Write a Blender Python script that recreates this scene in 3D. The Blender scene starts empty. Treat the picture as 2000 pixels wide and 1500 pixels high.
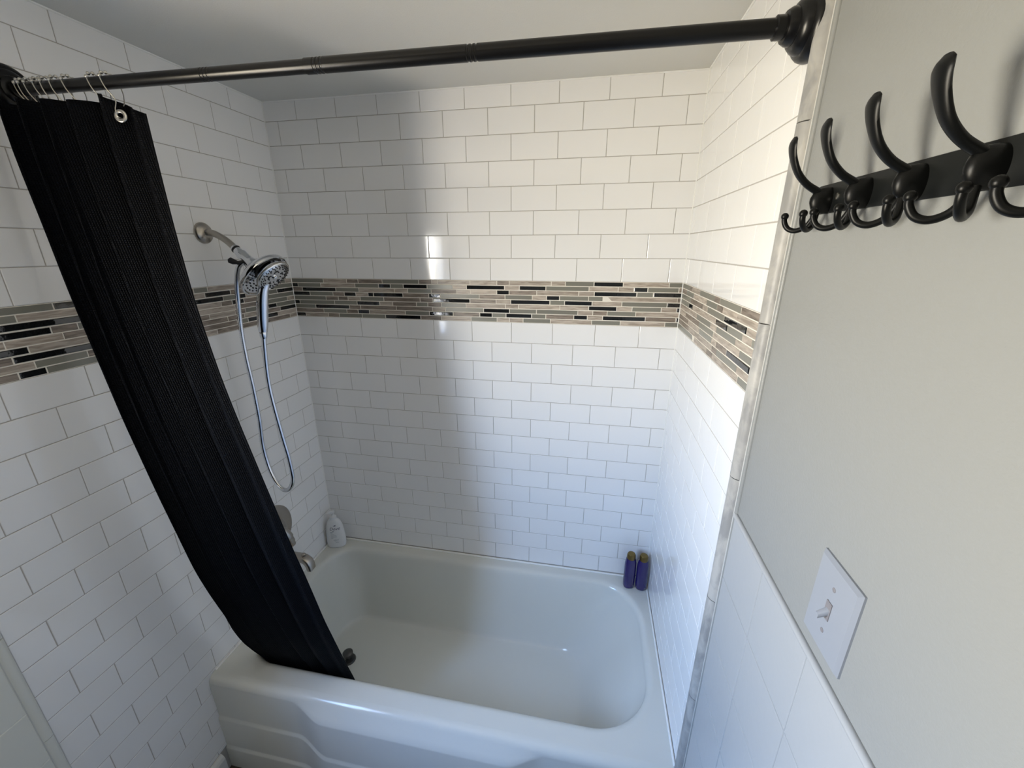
import bpy, bmesh, math, random
from mathutils import Vector, Matrix
random.seed(11)
S = bpy.context.scene
COL = S.collection
PI = math.pi

# ------------------------------------------------------------------ camera
W = 1.4874            # alcove width (back wall), metres
cam_d = bpy.data.cameras.new('camera')
cam_d.sensor_width = 36.0
cam_d.lens = 799.5 / 2000.0 * 36.0
cam_d.clip_start = 0.02
cam = bpy.data.objects.new('camera', cam_d)
COL.objects.link(cam)
cam.matrix_world = Matrix((
    (0.9825684, -0.0566545, 0.1770580, 1.1838),
    (0.1858858, 0.3117064, -0.9318184, -1.4958),
    (-0.0023984, 0.9484879, 0.3168041, 1.7800),
    (0, 0, 0, 1)))
S.camera = cam

# ------------------------------------------------------------------ light
# daylight: sky and sunlit surroundings seen through the room's one window (left wall, beside the camera)
WIN = dict(y0=-1.90, y1=-1.25, z0=1.06, z1=1.90)
world = bpy.data.worlds.new('sky')
S.world = world
world.use_nodes = True
nt = world.node_tree
nt.nodes.clear()
w_out = nt.nodes.new('ShaderNodeOutputWorld')
w_bg = nt.nodes.new('ShaderNodeBackground')
w_co = nt.nodes.new('ShaderNodeTexCoord')
w_sep = nt.nodes.new('ShaderNodeSeparateXYZ')
w_map = nt.nodes.new('ShaderNodeMapRange')
w_ramp = nt.nodes.new('ShaderNodeValToRGB')
w_map.inputs['From Min'].default_value = -1
w_map.inputs['From Max'].default_value = 1
cr = w_ramp.color_ramp
cr.elements[0].position = 0.0
cr.elements[0].color = (0.56, 0.47, 0.36, 1)     # sunlit ground
cr.elements[1].position = 1.0
cr.elements[1].color = (0.17, 0.36, 0.85, 1)      # blue sky overhead
for p, c in ((0.38, (0.84, 0.75, 0.58, 1)), (0.47, (1.0, 0.95, 0.84, 1)), (0.54, (1.0, 1.0, 0.98, 1)), (0.62, (0.42, 0.62, 0.95, 1))):
    e = cr.elements.new(p)
    e.color = c
w_bg.inputs['Strength'].default_value = 9.0
L = nt.links.new
L(w_co.outputs['Generated'], w_sep.inputs[0])
L(w_sep.outputs['Z'], w_map.inputs['Value'])
L(w_map.outputs[0], w_ramp.inputs[0])
L(w_ramp.outputs[0], w_bg.inputs[0])
L(w_bg.outputs[0], w_out.inputs[0])
pd = bpy.data.lights.new('window_portal', 'AREA')
pd.shape = 'RECTANGLE'
pd.size = WIN['z1'] - WIN['z0']
pd.size_y = WIN['y1'] - WIN['y0']
pd.cycles.is_portal = True
po = bpy.data.objects.new('window_portal', pd)
po.location = (-0.10, (WIN['y0'] + WIN['y1']) / 2, (WIN['z0'] + WIN['z1']) / 2)
po.rotation_euler = (0, -PI / 2, 0)
COL.objects.link(po)

S.view_settings.view_transform = 'Standard'
S.view_settings.look = 'None'
S.view_settings.gamma = 1.0
S.view_settings.use_curve_mapping = False
S.view_settings.exposure = 2.2
S.cycles.diffuse_bounces = 8
S.cycles.max_bounces = 14

# ------------------------------------------------------------------ materials
def mat(name, color, rough=0.5, metal=0.0, spec=0.5, coat=0.0, bump=None, var=None, grain=None, coat_rough=0.05):
    """bump=(scale, strength, distance, stretch); var=(amount) brightness change per object; grain=(dark colour, scale)"""
    m = bpy.data.materials.new(name)
    m.use_nodes = True
    n = m.node_tree
    b = n.nodes['Principled BSDF']
    b.inputs['Base Color'].default_value = (*color, 1)
    b.inputs['Roughness'].default_value = rough
    b.inputs['Metallic'].default_value = metal
    b.inputs['Specular IOR Level'].default_value = spec
    b.inputs['Coat Weight'].default_value = coat
    b.inputs['Coat Roughness'].default_value = coat_rough
    geo = n.nodes.new('ShaderNodeNewGeometry')
    src = None
    if grain:
        dark, sc, stretch = grain
        mp = n.nodes.new('ShaderNodeMapping')
        mp.inputs['Scale'].default_value = stretch
        oi = n.nodes.new('ShaderNodeObjectInfo')
        vm = n.nodes.new('ShaderNodeVectorMath')
        vm.operation = 'MULTIPLY_ADD'
        vm.inputs[1].default_value = (1, 1, 1)
        sc2 = n.nodes.new('ShaderNodeVectorMath')
        sc2.operation = 'SCALE'
        sc2.inputs['Scale'].default_value = 7.0
        n.links.new(oi.outputs['Random'], sc2.inputs[0])
        n.links.new(geo.outputs['Position'], vm.inputs[0])
        n.links.new(sc2.outputs[0], vm.inputs[2])
        n.links.new(vm.outputs[0], mp.inputs[0])
        no = n.nodes.new('ShaderNodeTexNoise')
        no.inputs['Scale'].default_value = sc
        no.inputs['Detail'].default_value = 4
        no.inputs['Distortion'].default_value = 0.6
        n.links.new(mp.outputs[0], no.inputs['Vector'])
        rp = n.nodes.new('ShaderNodeValToRGB')
        rp.color_ramp.elements[0].position = 0.36
        rp.color_ramp.elements[0].color = (*dark, 1)
        rp.color_ramp.elements[1].position = 0.62
        rp.color_ramp.elements[1].color = (*color, 1)
        n.links.new(no.outputs['Fac'], rp.inputs[0])
        src = rp.outputs[0]
    if var:
        oi = n.nodes.new('ShaderNodeObjectInfo')
        mr = n.nodes.new('ShaderNodeMapRange')
        mr.inputs['To Min'].default_value = 1 - var
        mr.inputs['To Max'].default_value = 1 + var
        n.links.new(oi.outputs['Random'], mr.inputs['Value'])
        hs = n.nodes.new('ShaderNodeHueSaturation')
        if src:
            n.links.new(src, hs.inputs['Color'])
        else:
            hs.inputs['Color'].default_value = (*color, 1)
        n.links.new(mr.outputs[0], hs.inputs['Value'])
        src = hs.outputs[0]
    if src:
        n.links.new(src, b.inputs['Base Color'])
    if bump:
        scale, strength, dist, stretch = bump
        mp = n.nodes.new('ShaderNodeMapping')
        mp.inputs['Scale'].default_value = stretch
        n.links.new(geo.outputs['Position'], mp.inputs[0])
        no = n.nodes.new('ShaderNodeTexNoise')
        no.inputs['Scale'].default_value = scale
        no.inputs['Detail'].default_value = 3
        bp = n.nodes.new('ShaderNodeBump')
        bp.inputs['Strength'].default_value = strength
        bp.inputs['Distance'].default_value = dist
        n.links.new(mp.outputs[0], no.inputs['Vector'])
        n.links.new(no.outputs['Fac'], bp.inputs['Height'])
        n.links.new(bp.outputs[0], b.inputs['Normal'])
    return m

ONE = (1, 1, 1)
M_TILE = mat('white glazed tile', (0.84, 0.84, 0.84), 0.07, spec=0.55, bump=(20, 0.16, 0.0014, ONE), var=0.012)
M_GROUT = mat('grey grout', (0.42, 0.40, 0.37), 0.9, bump=(400, 0.3, 0.0008, ONE))
M_GROUT2 = mat('cream grout', (0.80, 0.76, 0.68), 0.9, bump=(400, 0.3, 0.0008, ONE))
M_GLASS = mat('black glass mosaic', (0.010, 0.011, 0.012), 0.06, spec=0.6, coat=0.3, bump=(60, 0.25, 0.0012, ONE))
M_OLIVE = mat('frosted olive glass mosaic', (0.215, 0.210, 0.178), 0.30, var=0.10)
M_TAN = mat('tan veined stone mosaic', (0.50, 0.435, 0.37), 0.40, var=0.12, grain=((0.30, 0.25, 0.205), 60, (0.35, 0.35, 3.0)))
M_BROWN = mat('brown veined stone mosaic', (0.30, 0.25, 0.21), 0.40, var=0.12, grain=((0.155, 0.125, 0.10), 60, (0.35, 0.35, 3.0)))
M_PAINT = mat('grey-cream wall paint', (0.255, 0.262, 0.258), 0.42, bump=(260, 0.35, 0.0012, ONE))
M_CEIL = mat('ceiling paint', (0.66, 0.655, 0.62), 0.75, bump=(300, 0.4, 0.001, ONE))
M_PLASTER = mat('room paint', (0.19, 0.185, 0.17), 0.7)
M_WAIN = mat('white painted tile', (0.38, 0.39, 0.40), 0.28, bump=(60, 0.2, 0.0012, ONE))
M_MARBLE = mat('grey marble pencil trim', (0.43, 0.42, 0.40), 0.42, spec=0.35, grain=((0.27, 0.27, 0.268), 38, (1, 1, 0.5)), bump=(120, 0.2, 0.001, ONE))
M_CREAM = mat('cream glazed tile', (0.70, 0.71, 0.66), 0.35, bump=(60, 0.2, 0.0012, ONE))
M_SEAL = mat('clean white sealant', (0.84, 0.84, 0.82), 0.5)
M_CAULK = mat('white caulk', (0.55, 0.55, 0.53), 0.5)
M_TUB = mat('white enamel', (0.66, 0.67, 0.63), 0.16, spec=0.5, bump=(5, 0.10, 0.004, ONE))
M_FLOOR = mat('brown floor planks', (0.07, 0.055, 0.045), 0.5, grain=((0.06, 0.045, 0.034), 14, (0.3, 3, 1)))
M_BASEB = mat('white baseboard paint', (0.70, 0.70, 0.68), 0.4)
M_ROD = mat('satin black rod', (0.004, 0.004, 0.0045), 0.28, spec=0.35)
M_BLACK = mat('black powder coat', (0.003, 0.0033, 0.0033), 0.36, spec=0.22)
M_RACK = mat('matte black plate', (0.006, 0.007, 0.007), 0.55, spec=0.25)
M_STEEL = mat('polished steel wire', (0.62, 0.60, 0.55), 0.28, metal=1)
M_CHROME = mat('chrome', (0.78, 0.80, 0.84), 0.07, metal=1)
M_NICKEL = mat('brushed nickel', (0.46, 0.43, 0.39), 0.30, metal=1)
M_NOZZLE = mat('dark rubber nozzle', (0.012, 0.012, 0.016), 0.5)
M_DRAIN = mat('dark bronze metal', (0.10, 0.10, 0.10), 0.30, metal=0.8)
M_PLAST = mat('white plastic', (0.74, 0.75, 0.76), 0.32)
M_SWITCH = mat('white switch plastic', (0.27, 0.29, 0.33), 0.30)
M_TOGGLE = mat('grey toggle plastic', (0.20, 0.19, 0.20), 0.4)
M_INK = mat('dark print', (0.03, 0.04, 0.09), 0.5)
M_INK2 = mat('grey print', (0.22, 0.26, 0.32), 0.5)
M_PURPLE = mat('glossy violet plastic', (0.016, 0.008, 0.10), 0.18, coat=0.5)
M_GOLD = mat('gold plastic', (0.22, 0.15, 0.05), 0.30, metal=0.9)

# waffle weave cloth
M_CLOTH = bpy.data.materials.new('black waffle cloth')
M_CLOTH.use_nodes = True
_n = M_CLOTH.node_tree
_b = _n.nodes['Principled BSDF']
_b.inputs['Base Color'].default_value = (0.0014, 0.0019, 0.0036, 1)
_b.inputs['Roughness'].default_value = 0.6
_b.inputs['Specular IOR Level'].default_value = 0.11
_uv = _n.nodes.new('ShaderNodeUVMap')
_sep = _n.nodes.new('ShaderNodeSeparateXYZ')
_n.links.new(_uv.outputs[0], _sep.inputs[0])
_w = []
for ax in ('X', 'Y'):
    a = _n.nodes.new('ShaderNodeMath'); a.operation = 'MULTIPLY'; a.inputs[1].default_value = 2 * PI / 0.0085
    s = _n.nodes.new('ShaderNodeMath'); s.operation = 'SINE'
    b2 = _n.nodes.new('ShaderNodeMath'); b2.operation = 'ABSOLUTE'
    _n.links.new(_sep.outputs[ax], a.inputs[0]); _n.links.new(a.outputs[0], s.inputs[0]); _n.links.new(s.outputs[0], b2.inputs[0])
    _w.append(b2)
_mx = _n.nodes.new('ShaderNodeMath'); _mx.operation = 'MINIMUM'
_n.links.new(_w[0].outputs[0], _mx.inputs[0]); _n.links.new(_w[1].outputs[0], _mx.inputs[1])
_bp = _n.nodes.new('ShaderNodeBump'); _bp.invert = True
_bp.inputs['Strength'].default_value = 0.9; _bp.inputs['Distance'].default_value = 0.0016
_n.links.new(_mx.outputs[0], _bp.inputs['Height']); _n.links.new(_bp.outputs[0], _b.inputs['Normal'])

# ------------------------------------------------------------------ helpers
def obj(name, bm, m, parent=None, smooth=False):
    me = bpy.data.meshes.new(name)
    bmesh.ops.recalc_face_normals(bm, faces=bm.faces)
    bm.to_mesh(me)
    bm.free()
    if smooth:
        me.polygons.foreach_set('use_smooth', [True] * len(me.polygons))
    me.materials.append(m)
    o = bpy.data.objects.new(name, me)
    COL.objects.link(o)
    if parent:
        o.parent = parent
    return o

def autosmooth(o, deg=35):
    me = o.data
    bm = bmesh.new(); bm.from_mesh(me)
    for e in bm.edges:
        if len(e.link_faces) == 2 and e.calc_face_angle(0) > math.radians(deg):
            e.smooth = False
    bm.to_mesh(me); bm.free()
    me.polygons.foreach_set('use_smooth', [True] * len(me.polygons))
    return o

def empty(name, loc=(0, 0, 0)):
    o = bpy.data.objects.new(name, None)
    o.empty_display_size = 0.05
    o.location = loc
    COL.objects.link(o)
    return o

def tag(o, label, cat, group=None, kind=None):
    o['label'] = label
    if cat:
        o['category'] = cat
    if group:
        o['group'] = group
    if kind:
        o['kind'] = kind
    return o

def add_box(bm, lo, hi):
    vs = [bm.verts.new((x, y, z)) for x in (lo[0], hi[0]) for y in (lo[1], hi[1]) for z in (lo[2], hi[2])]
    for f in ((0, 1, 3, 2), (4, 6, 7, 5), (0, 4, 5, 1), (2, 3, 7, 6), (0, 2, 6, 4), (1, 5, 7, 3)):
        bm.faces.new([vs[i] for i in f])
    return vs

def box(name, lo, hi, m, parent=None, bevel=0.0, segs=2):
    bm = bmesh.new()
    add_box(bm, lo, hi)
    if bevel:
        bmesh.ops.bevel(bm, geom=list(bm.edges), offset=bevel, segments=segs, affect='EDGES', profile=0.5)
    o = obj(name, bm, m, parent)
    if bevel:
        autosmooth(o, 50)
    return o

def frame_of(d):
    d = Vector(d).normalized()
    a = Vector((0, 0, 1)) if abs(d.z) < 0.9 else Vector((0, 1, 0))
    u = d.cross(a).normalized()
    return u, d.cross(u).normalized(), d

def add_tube(bm, pts, rad, n=12, cap=True, flat=None):
    """tube along pts; rad number or list; flat = (scale_u, scale_v) list or None"""
    pts = [Vector(p) for p in pts]
    if not isinstance(rad, (list, tuple)):
        rad = [rad] * len(pts)
    rings = []
    u = None
    for i, p in enumerate(pts):
        d = (pts[min(i + 1, len(pts) - 1)] - pts[max(i - 1, 0)]).normalized()
        if u is None:
            u = frame_of(d)[0]
        u = (u - d * u.dot(d)).normalized()
        v = d.cross(u)
        su, sv = (1, 1) if flat is None else flat[i]
        rings.append([bm.verts.new(p + (u * math.cos(2 * PI * k / n) * su + v * math.sin(2 * PI * k / n) * sv) * rad[i]) for k in range(n)])
    for a, b in zip(rings[:-1], rings[1:]):
        for k in range(n):
            bm.faces.new((a[k], a[(k + 1) % n], b[(k + 1) % n], b[k]))
    if cap:
        bm.faces.new(rings[0][::-1])
        bm.faces.new(rings[-1])
    return rings

def add_lathe(bm, prof, origin, axis, n=32, closed_start=True, closed_end=True):
    """prof = [(distance along axis, radius)]"""
    u, v, d = frame_of(axis)
    o = Vector(origin)
    rings = []
    for t, r in prof:
        rings.append([bm.verts.new(o + d * t + (u * math.cos(2 * PI * k / n) + v * math.sin(2 * PI * k / n)) * max(r, 1e-5)) for k in range(n)])
    for a, b in zip(rings[:-1], rings[1:]):
        for k in range(n):
            bm.faces.new((a[k], a[(k + 1) % n], b[(k + 1) % n], b[k]))
    if closed_start:
        bm.faces.new(rings[0][::-1])
    if closed_end:
        bm.faces.new(rings[-1])

def lathe(name, prof, origin, axis, m, parent=None, n=32):
    bm = bmesh.new()
    add_lathe(bm, prof, origin, axis, n)
    return autosmooth(obj(name, bm, m, parent), 40)

def tube(name, pts, rad, m, parent=None, n=12, flat=None):
    bm = bmesh.new()
    add_tube(bm, pts, rad, n, flat=flat)
    return autosmooth(obj(name, bm, m, parent), 50)

def spline(pts, per=8):
    """Catmull-Rom through pts"""
    P = [Vector(p) for p in pts]
    P = [P[0] * 2 - P[1]] + P + [P[-1] * 2 - P[-2]]
    out = []
    for i in range(1, len(P) - 2):
        for k in range(per):
            t = k / per
            out.append(0.5 * ((2 * P[i]) + (P[i + 1] - P[i - 1]) * t + (2 * P[i - 1] - 5 * P[i] + 4 * P[i + 1] - P[i + 2]) * t * t
                              + (3 * P[i] - P[i - 1] - 3 * P[i + 1] + P[i + 2]) * t ** 3))
    out.append(P[-2])
    return out

def lerp(a, b, t):
    return a + (b - a) * t

def interp(tab, x):
    if x <= tab[0][0]:
        return tab[0][1]
    for (a, va), (b, vb) in zip(tab[:-1], tab[1:]):
        if x <= b:
            return lerp(va, vb, (x - a) / (b - a))
    return tab[-1][1]

def sstep(a, b, x):
    t = min(1, max(0, (x - a) / (b - a)))
    return t * t * (3 - 2 * t)

# ------------------------------------------------------------------ room shell
ZM = 1.665            # top of the mosaic band
HM = 0.1513           # its height
TV, TH = 0.0776, 0.154
CEIL = 2.27
YR = -2.75            # rear of the room
YT, YL = -0.705, -1.056   # where the tiling ends on the right / left wall

def structure(o, label, cat):
    return tag(o, label, cat, kind='structure')

wall_back = structure(box('wall_back', (-0.1, 0.0012, 0), (W + 0.1, 0.12, CEIL + .05), M_GROUT), 'white subway-tiled back wall of the bath alcove with a mosaic band', 'wall')
wr = bmesh.new()
add_box(wr, (W + 0.0012, YR, 0), (W + 0.12, 0.0012, CEIL + .05))
wall_right = structure(obj('wall_right', wr, M_GROUT), 'right wall, tiled beside the tub and painted pale grey towards the camera', 'wall')
# painted face on the camera side of the marble trim
painted = box('painted_face', (W - 0.001, YR, 0), (W + 0.0012, YT - 0.030, CEIL), M_PAINT, wall_right)
# left wall with the window opening
bm = bmesh.new()
y0, y1, z0, z1 = WIN['y0'], WIN['y1'], WIN['z0'], WIN['z1']
add_box(bm, (-0.12, y1, 0), (-0.0012, 0.0012, CEIL + .05))
add_box(bm, (-0.12, YR, 0), (-0.0012, y0, CEIL + .05))
add_box(bm, (-0.12, y0, 0), (-0.0012, y1, z0))
add_box(bm, (-0.12, y0, z1), (-0.0012, y1, CEIL + .05))
wall_left = structure(obj('wall_left', bm, M_GROUT), 'left wall, subway-tiled with a mosaic band behind the shower fittings', 'wall')
box('painted_face', (-0.0012, YR, 0.0), (0.001, y0, CEIL), M_PLASTER, wall_left)
box('painted_face', (-0.0012, y0, 0.0), (0.001, y1, z0), M_PLASTER, wall_left)
box('painted_face', (-0.0012, y0, z1), (0.001, y1, CEIL), M_PLASTER, wall_left)
box('painted_face', (-0.0012, y1, 1.285), (0.001, YL - 0.02, CEIL), M_PLASTER, wall_left)
structure(box('wall_rear', (-0.1, YR - .1, 0), (W + 0.1, YR, CEIL + .05), M_PLASTER), 'painted rear wall behind the camera', 'wall')
structure(box('ceiling', (-0.1, YR - .1, CEIL), (W + 0.1, 0.1, CEIL + 0.1), M_CEIL), 'plain grey-white ceiling above the tub alcove', 'ceiling')
structure(box('floor', (-0.1, YR - .1, -0.1), (W + 0.1, 0.1, 0.0), M_FLOOR), 'dark brown floor at the foot of the tub', 'floor')
# window sash in the opening (outside the frame of the picture)
win = structure(empty('window_1', (-0.06, (y0 + y1) / 2, z0)), 'white sash window in the left wall', 'window')
cy, hz = (y0 + y1) / 2, z1 - z0
box('window_frame', (-0.02, y0 - cy, 0), (0.02, y0 - cy + 0.03, hz), M_PLAST, win)
box('window_frame', (-0.02, y1 - cy - 0.03, 0), (0.02, y1 - cy, hz), M_PLAST, win)
box('window_frame', (-0.02, y0 - cy, 0), (0.02, y1 - cy, 0.03), M_PLAST, win)
box('window_frame', (-0.02, y0 - cy, hz - 0.03), (0.02, y1 - cy, hz), M_PLAST, win)
box('window_rail', (-0.02, y0 - cy, hz * 0.36), (0.02, y1 - cy, hz * 0.36 + 0.035), M_PLAST, win)

# ------------------------------------------------------------------ tiles
_cache = {}
def tile_mesh(key, m, length, height, depth, bev):
    """slab lying in the local XZ plane (length along X, centred), face towards -Y"""
    k = (key, round(length, 4), round(height, 4))
    if k in _cache:
        return _cache[k]
    bm = bmesh.new()
    a, b = length / 2, height / 2
    back = [bm.verts.new((x, 0.0, z)) for x, z in ((-a, -b), (a, -b), (a, b), (-a, b))]
    side = [bm.verts.new((x, -depth + bev, z)) for x, z in ((-a, -b), (a, -b), (a, b), (-a, b))]
    mid = [bm.verts.new((x, -depth + bev * .3, z)) for x, z in ((-a + bev * .35, -b + bev * .35), (a - bev * .35, -b + bev * .35), (a - bev * .35, b - bev * .35), (-a + bev * .35, b - bev * .35))]
    top = [bm.verts.new((x, -depth, z)) for x, z in ((-a + bev, -b + bev), (a - bev, -b + bev), (a - bev, b - bev), (-a + bev, b - bev))]
    for r, s in ((back, side), (side, mid), (mid, top)):
        for i in range(4):
            bm.faces.new((r[i], r[(i + 1) % 4], s[(i + 1) % 4], s[i]))
    bm.faces.new(top)
    bm.faces.new(back[::-1])
    bmesh.ops.recalc_face_normals(bm, faces=bm.faces)
    me = bpy.data.meshes.new(key)
    bm.to_mesh(me)
    bm.free()
    me.materials.append(m)
    _cache[k] = me
    return me

def place(wall, name, m, s0, s1, zlo, zhi, gap, depth, bev, proud=0.0, tilt=0.12):
    """tile on a wall between s0 and s1 (distance from the alcove corner), face at the wall plane"""
    me = tile_mesh(name, m, s1 - s0 - gap, zhi - zlo - gap, depth, bev)
    o = bpy.data.objects.new(name, me)
    COL.objects.link(o)
    c, z = (s0 + s1) / 2, (zlo + zhi) / 2
    if wall == 'right' and name == 'tile':
        tilt = 0.05
    ta, tb = (math.radians(random.uniform(-tilt, tilt)) for _ in range(2))
    e = depth - proud
    if wall == 'back':
        o.location = (c, e, z); o.rotation_euler = (ta, 0, tb); o.parent = wall_back
    elif wall == 'left':
        o.location = (-e, -c, z); o.rotation_euler = (ta, 0, PI / 2 + tb); o.parent = wall_left
    else:
        o.location = (W + e, -c, z); o.rotation_euler = (ta, 0, -PI / 2 + tb); o.parent = wall_right
    return o

def courses(wall, length, even_up, odd_up, even_dn, odd_dn, zmin):
    def row(zlo, zhi, off):
        js = [0.0]
        x = off
        while x < length - 0.004:
            if x > 0.012:
                js.append(x)
            x += TH
        if length - js[-1] < 0.012 and len(js) > 1:
            js[-1] = length
        else:
            js.append(length)
        for a, b in zip(js[:-1], js[1:]):
            if wall == 'left' and b < 0.69 and zhi < 0.41:
                continue              # hidden behind the tub
            place(wall, 'tile', M_TILE, a, b, zlo, zhi, 0.0018, 0.0035, 0.0012)
    i = 0
    while ZM + i * TV < CEIL - 0.01:
        row(ZM + i * TV, min(ZM + (i + 1) * TV, CEIL), odd_up if i % 2 else even_up)
        i += 1
    i = 0
    while ZM - HM - i * TV > zmin + 0.012:
        row(max(ZM - HM - (i + 1) * TV, zmin), ZM - HM - i * TV, odd_dn if i % 2 else even_dn)
        i += 1

A = 0.0512
courses('back', W, A, A + TH / 2, A + TH / 2, A, 0.417)
courses('right', -YT, 0.047, 0.124, 0.124, 0.047, 0.417)
# left wall: down to the tub over the tub, down to the baseboard in front of it
courses('left', -YL, 0.0713, 0.148, 0.1425, 0.0655, 0.10)

# mosaic strips: kind letter + end position in mm from the corner
MOSAIC = {
 'back': '''O141 T242 D291 D392 O541 D593 T616 T742 T844 D890 T1043 T1093 O1192 G1292 T1443 O1487
G26 O127 T276 O375 G425 O477 G574 O675 T728 G873 T927 G1024 O1176 T1276 T1328 G1375 O1476 D1487
D43 G191 O290 T439 T494 O589 D690 T742 T843 G890 D991 T1141 T1195 G1340 O1394 G1487
G74 O176 D225 G275 T327 G350 G473 D578 G625 O776 D874 O975 T1027 G1074 O1176 O1226 T1475 D1487
O143 D197 D239 T292 O392 D542 D593 G740 D840 T895 G1040 O1092 G1190 T1292 O1443 G1487
G23 O178 O276 G373 T428 D526 O572 D627 O724 T875 T925 T1076 T1178 G1276 T1328 O1426 T1476 G1487
O91 G241 D289 D441 D590 T642 O791 G891 O991 O1141 T1194 D1244 O1342 T1487
D125 O227 D276 G325 T477 O576 G672 D776 G825 O877 G974 O1026 D1127 G1176 T1229 G1376 D1477 G1487
G41 T143 D191 O292 O392 G540 D624 T742 O843 T890 T942 O1043 T1192 O1292 T1443 O1487''',
 'left': '''T36 O110 T173 G232 O278 T383 O431 D493 T552 D606 O661 T728 G777 O910 T968
O101 G153 T236 D300 G397 T482 O571 G648 D725 T845 O928 G973
G89 O132 D170 T240 G274 O334 G487 D576 T671 O727 G927 D978
O149 D252 G302 D345 T475 G552 T670 O744 D795 G910 O983
T41 O153 D295 T496 G585 O698 D777 T878 T930 D988
O103 G147 T201 O254 D298 T398 D451 T532 D630 O715 T844 G928 T993
G88 D194 T263 D332 D438 T551 O647 D726 G875 D940 O999
T105 G196 G251 O298 D452 T556 G665 D743 O843 T937 G1004
T41 D183 D283 D382 T498 G604 T717 O827 G875 D970 O1009''',
 'right': '''O106 D136 T238 O384 D431 O582 D685 D705
D65 O167 T314 O414 D463 T563 T705
O139 D283 T334 O481 G631 T705
O124 G171 T421 G514 O614 T666 O705
T237 O381 T435 O578 T681 O705
T92 D224 D268 O416 T612 O705
D137 T284 O410 T452 D532 G681 G705
D159 T420 D464 O612 T705
O239 T379 D434 T625 O705''',
}

MK = {'O': M_OLIVE, 'T': M_TAN, 'D': M_BROWN, 'G': M_GLASS}
MLABEL = {'G': 'black glass strip', 'O': 'olive glass strip', 'T': 'tan stone strip', 'D': 'brown stone strip'}
for wname, txt in MOSAIC.items():
    limit = {'back': W, 'left': -YL, 'right': -YT}[wname]
    for i, line in enumerate(txt.split('\n')):
        h = HM / 9
        zt = ZM - i * h
        cur = 0.0
        items = [(t[0], int(t[1:]) / 1000) for t in line.split()]
        while items[-1][1] < limit - 0.012:
            items.append(('OTD'[i % 3], min(limit, items[-1][1] + 0.1)))
        for k, e in items:
            if k == 'G' :
                g, pr, bv, nm = 0.0032, 0.0008, 0.0016, 'mosaic_strip'
            else:
                g, pr, bv, nm = 0.0026, 0.0, 0.0004, 'mosaic_strip'
            me_key = nm + k
            o = place(wname, me_key, MK[k], cur, e, zt - h, zt, g, 0.0035, bv, proud=pr, tilt=0.5 if k != 'G' else 0.9)
            o.name = 'mosaic_strip'
            o['label'] = MLABEL[k]
            cur = e
# cream grout bed behind the strips
box('mosaic_grout', (0, 0.0008, ZM - HM), (W, 0.0030, ZM), M_GROUT2, wall_back)
box('mosaic_grout', (-0.0030, YL, ZM - HM), (-0.0008, 0, ZM), M_GROUT2, wall_left)
box('mosaic_grout', (W + 0.0008, YT, ZM - HM), (W + 0.0030, 0, ZM), M_GROUT2, wall_right)

# corner caulk lines
def strip(name, pts, r, m, parent):
    return tube(name, pts, r, m, parent, n=8)
strip('corner_caulk', [(W - 0.0003, -0.0003, 0.42), (W - 0.0003, -0.0003, CEIL)], 0.0022, M_SEAL, wall_back)
strip('corner_caulk', [(0.0003, -0.0003, 0.42), (0.0003, -0.0003, CEIL)], 0.0018, M_SEAL, wall_back)
strip('corner_caulk', [(0, -0.0003, CEIL - 0.0005), (W, -0.0003, CEIL - 0.0005)], 0.003, M_SEAL, wall_back)
strip('corner_caulk', [(0.001, -1.1, CEIL - 0.0005), (0.001, 0, CEIL - 0.0005)], 0.003, M_SEAL, wall_left)
strip('corner_caulk', [(W - 0.001, YT, CEIL - 0.0005), (W - 0.001, 0, CEIL - 0.0005)], 0.003, M_SEAL, wall_right)

# marble pencil trim, laid in lengths
def pencil(root, x, sgn, ya, yb, joints, p, m=None):
    prof = []
    for k in range(9):
        t = k / 8
        yy = lerp(ya, yb, t)
        prof.append((x + sgn * (0.003 + p * math.sin(PI * t) ** 0.6), yy))
    for a, b in zip(joints[:-1], joints[1:]):
        bm = bmesh.new()
        j = random.uniform(-0.0006, 0.0006)
        lo = [bm.verts.new((px + j, py, a + 0.0009)) for px, py in prof] + [bm.verts.new((x - sgn * .001, yb, a + 0.0009)), bm.verts.new((x - sgn * .001, ya, a + 0.0009))]
        hi = [bm.verts.new((v.co.x, v.co.y, b - 0.0009)) for v in lo]
        n = len(lo)
        for k in range(n):
            bm.faces.new((lo[k], lo[(k + 1) % n], hi[(k + 1) % n], hi[k]))
        bm.faces.new(lo[::-1]); bm.faces.new(hi)
        autosmooth(obj('trim_length', bm, m or M_MARBLE, root), 40)
tr = box('trim_1', (W - 0.0030, YT - 0.040, 0.43), (W + 0.001, YT - 0.001, CEIL - 0.001), M_CAULK)
structure(tr, 'grey marble pencil moulding standing at the edge of the right tiled wall', 'trim')
pencil(tr, W, -1, YT - 0.002, YT - 0.036, [0.43, 0.753, 1.054, 1.354, 1.655, 1.955, CEIL - 0.001], 0.012)
tube('caulk_ridge', [(W - 0.001, YT - 0.047, 0.43), (W - 0.001, YT - 0.048, 1.2), (W - 0.001, YT - 0.047, CEIL)], 0.0050, M_PAINT, tr, 10)
tl = box('trim_2', (-0.001, YL - 0.0205, 0.0), (0.0030, YL - 0.0005, CEIL - 0.001), M_CAULK)
structure(tl, 'marble pencil moulding at the near edge of the left tiled wall', 'trim')
pencil(tl, 0.0, 1, YL - 0.001, YL - 0.019, [0.11, 0.40, 0.70, 1.0, 1.3, 1.6, 1.9, CEIL - 0.001], 0.0035, M_CREAM)

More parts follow.
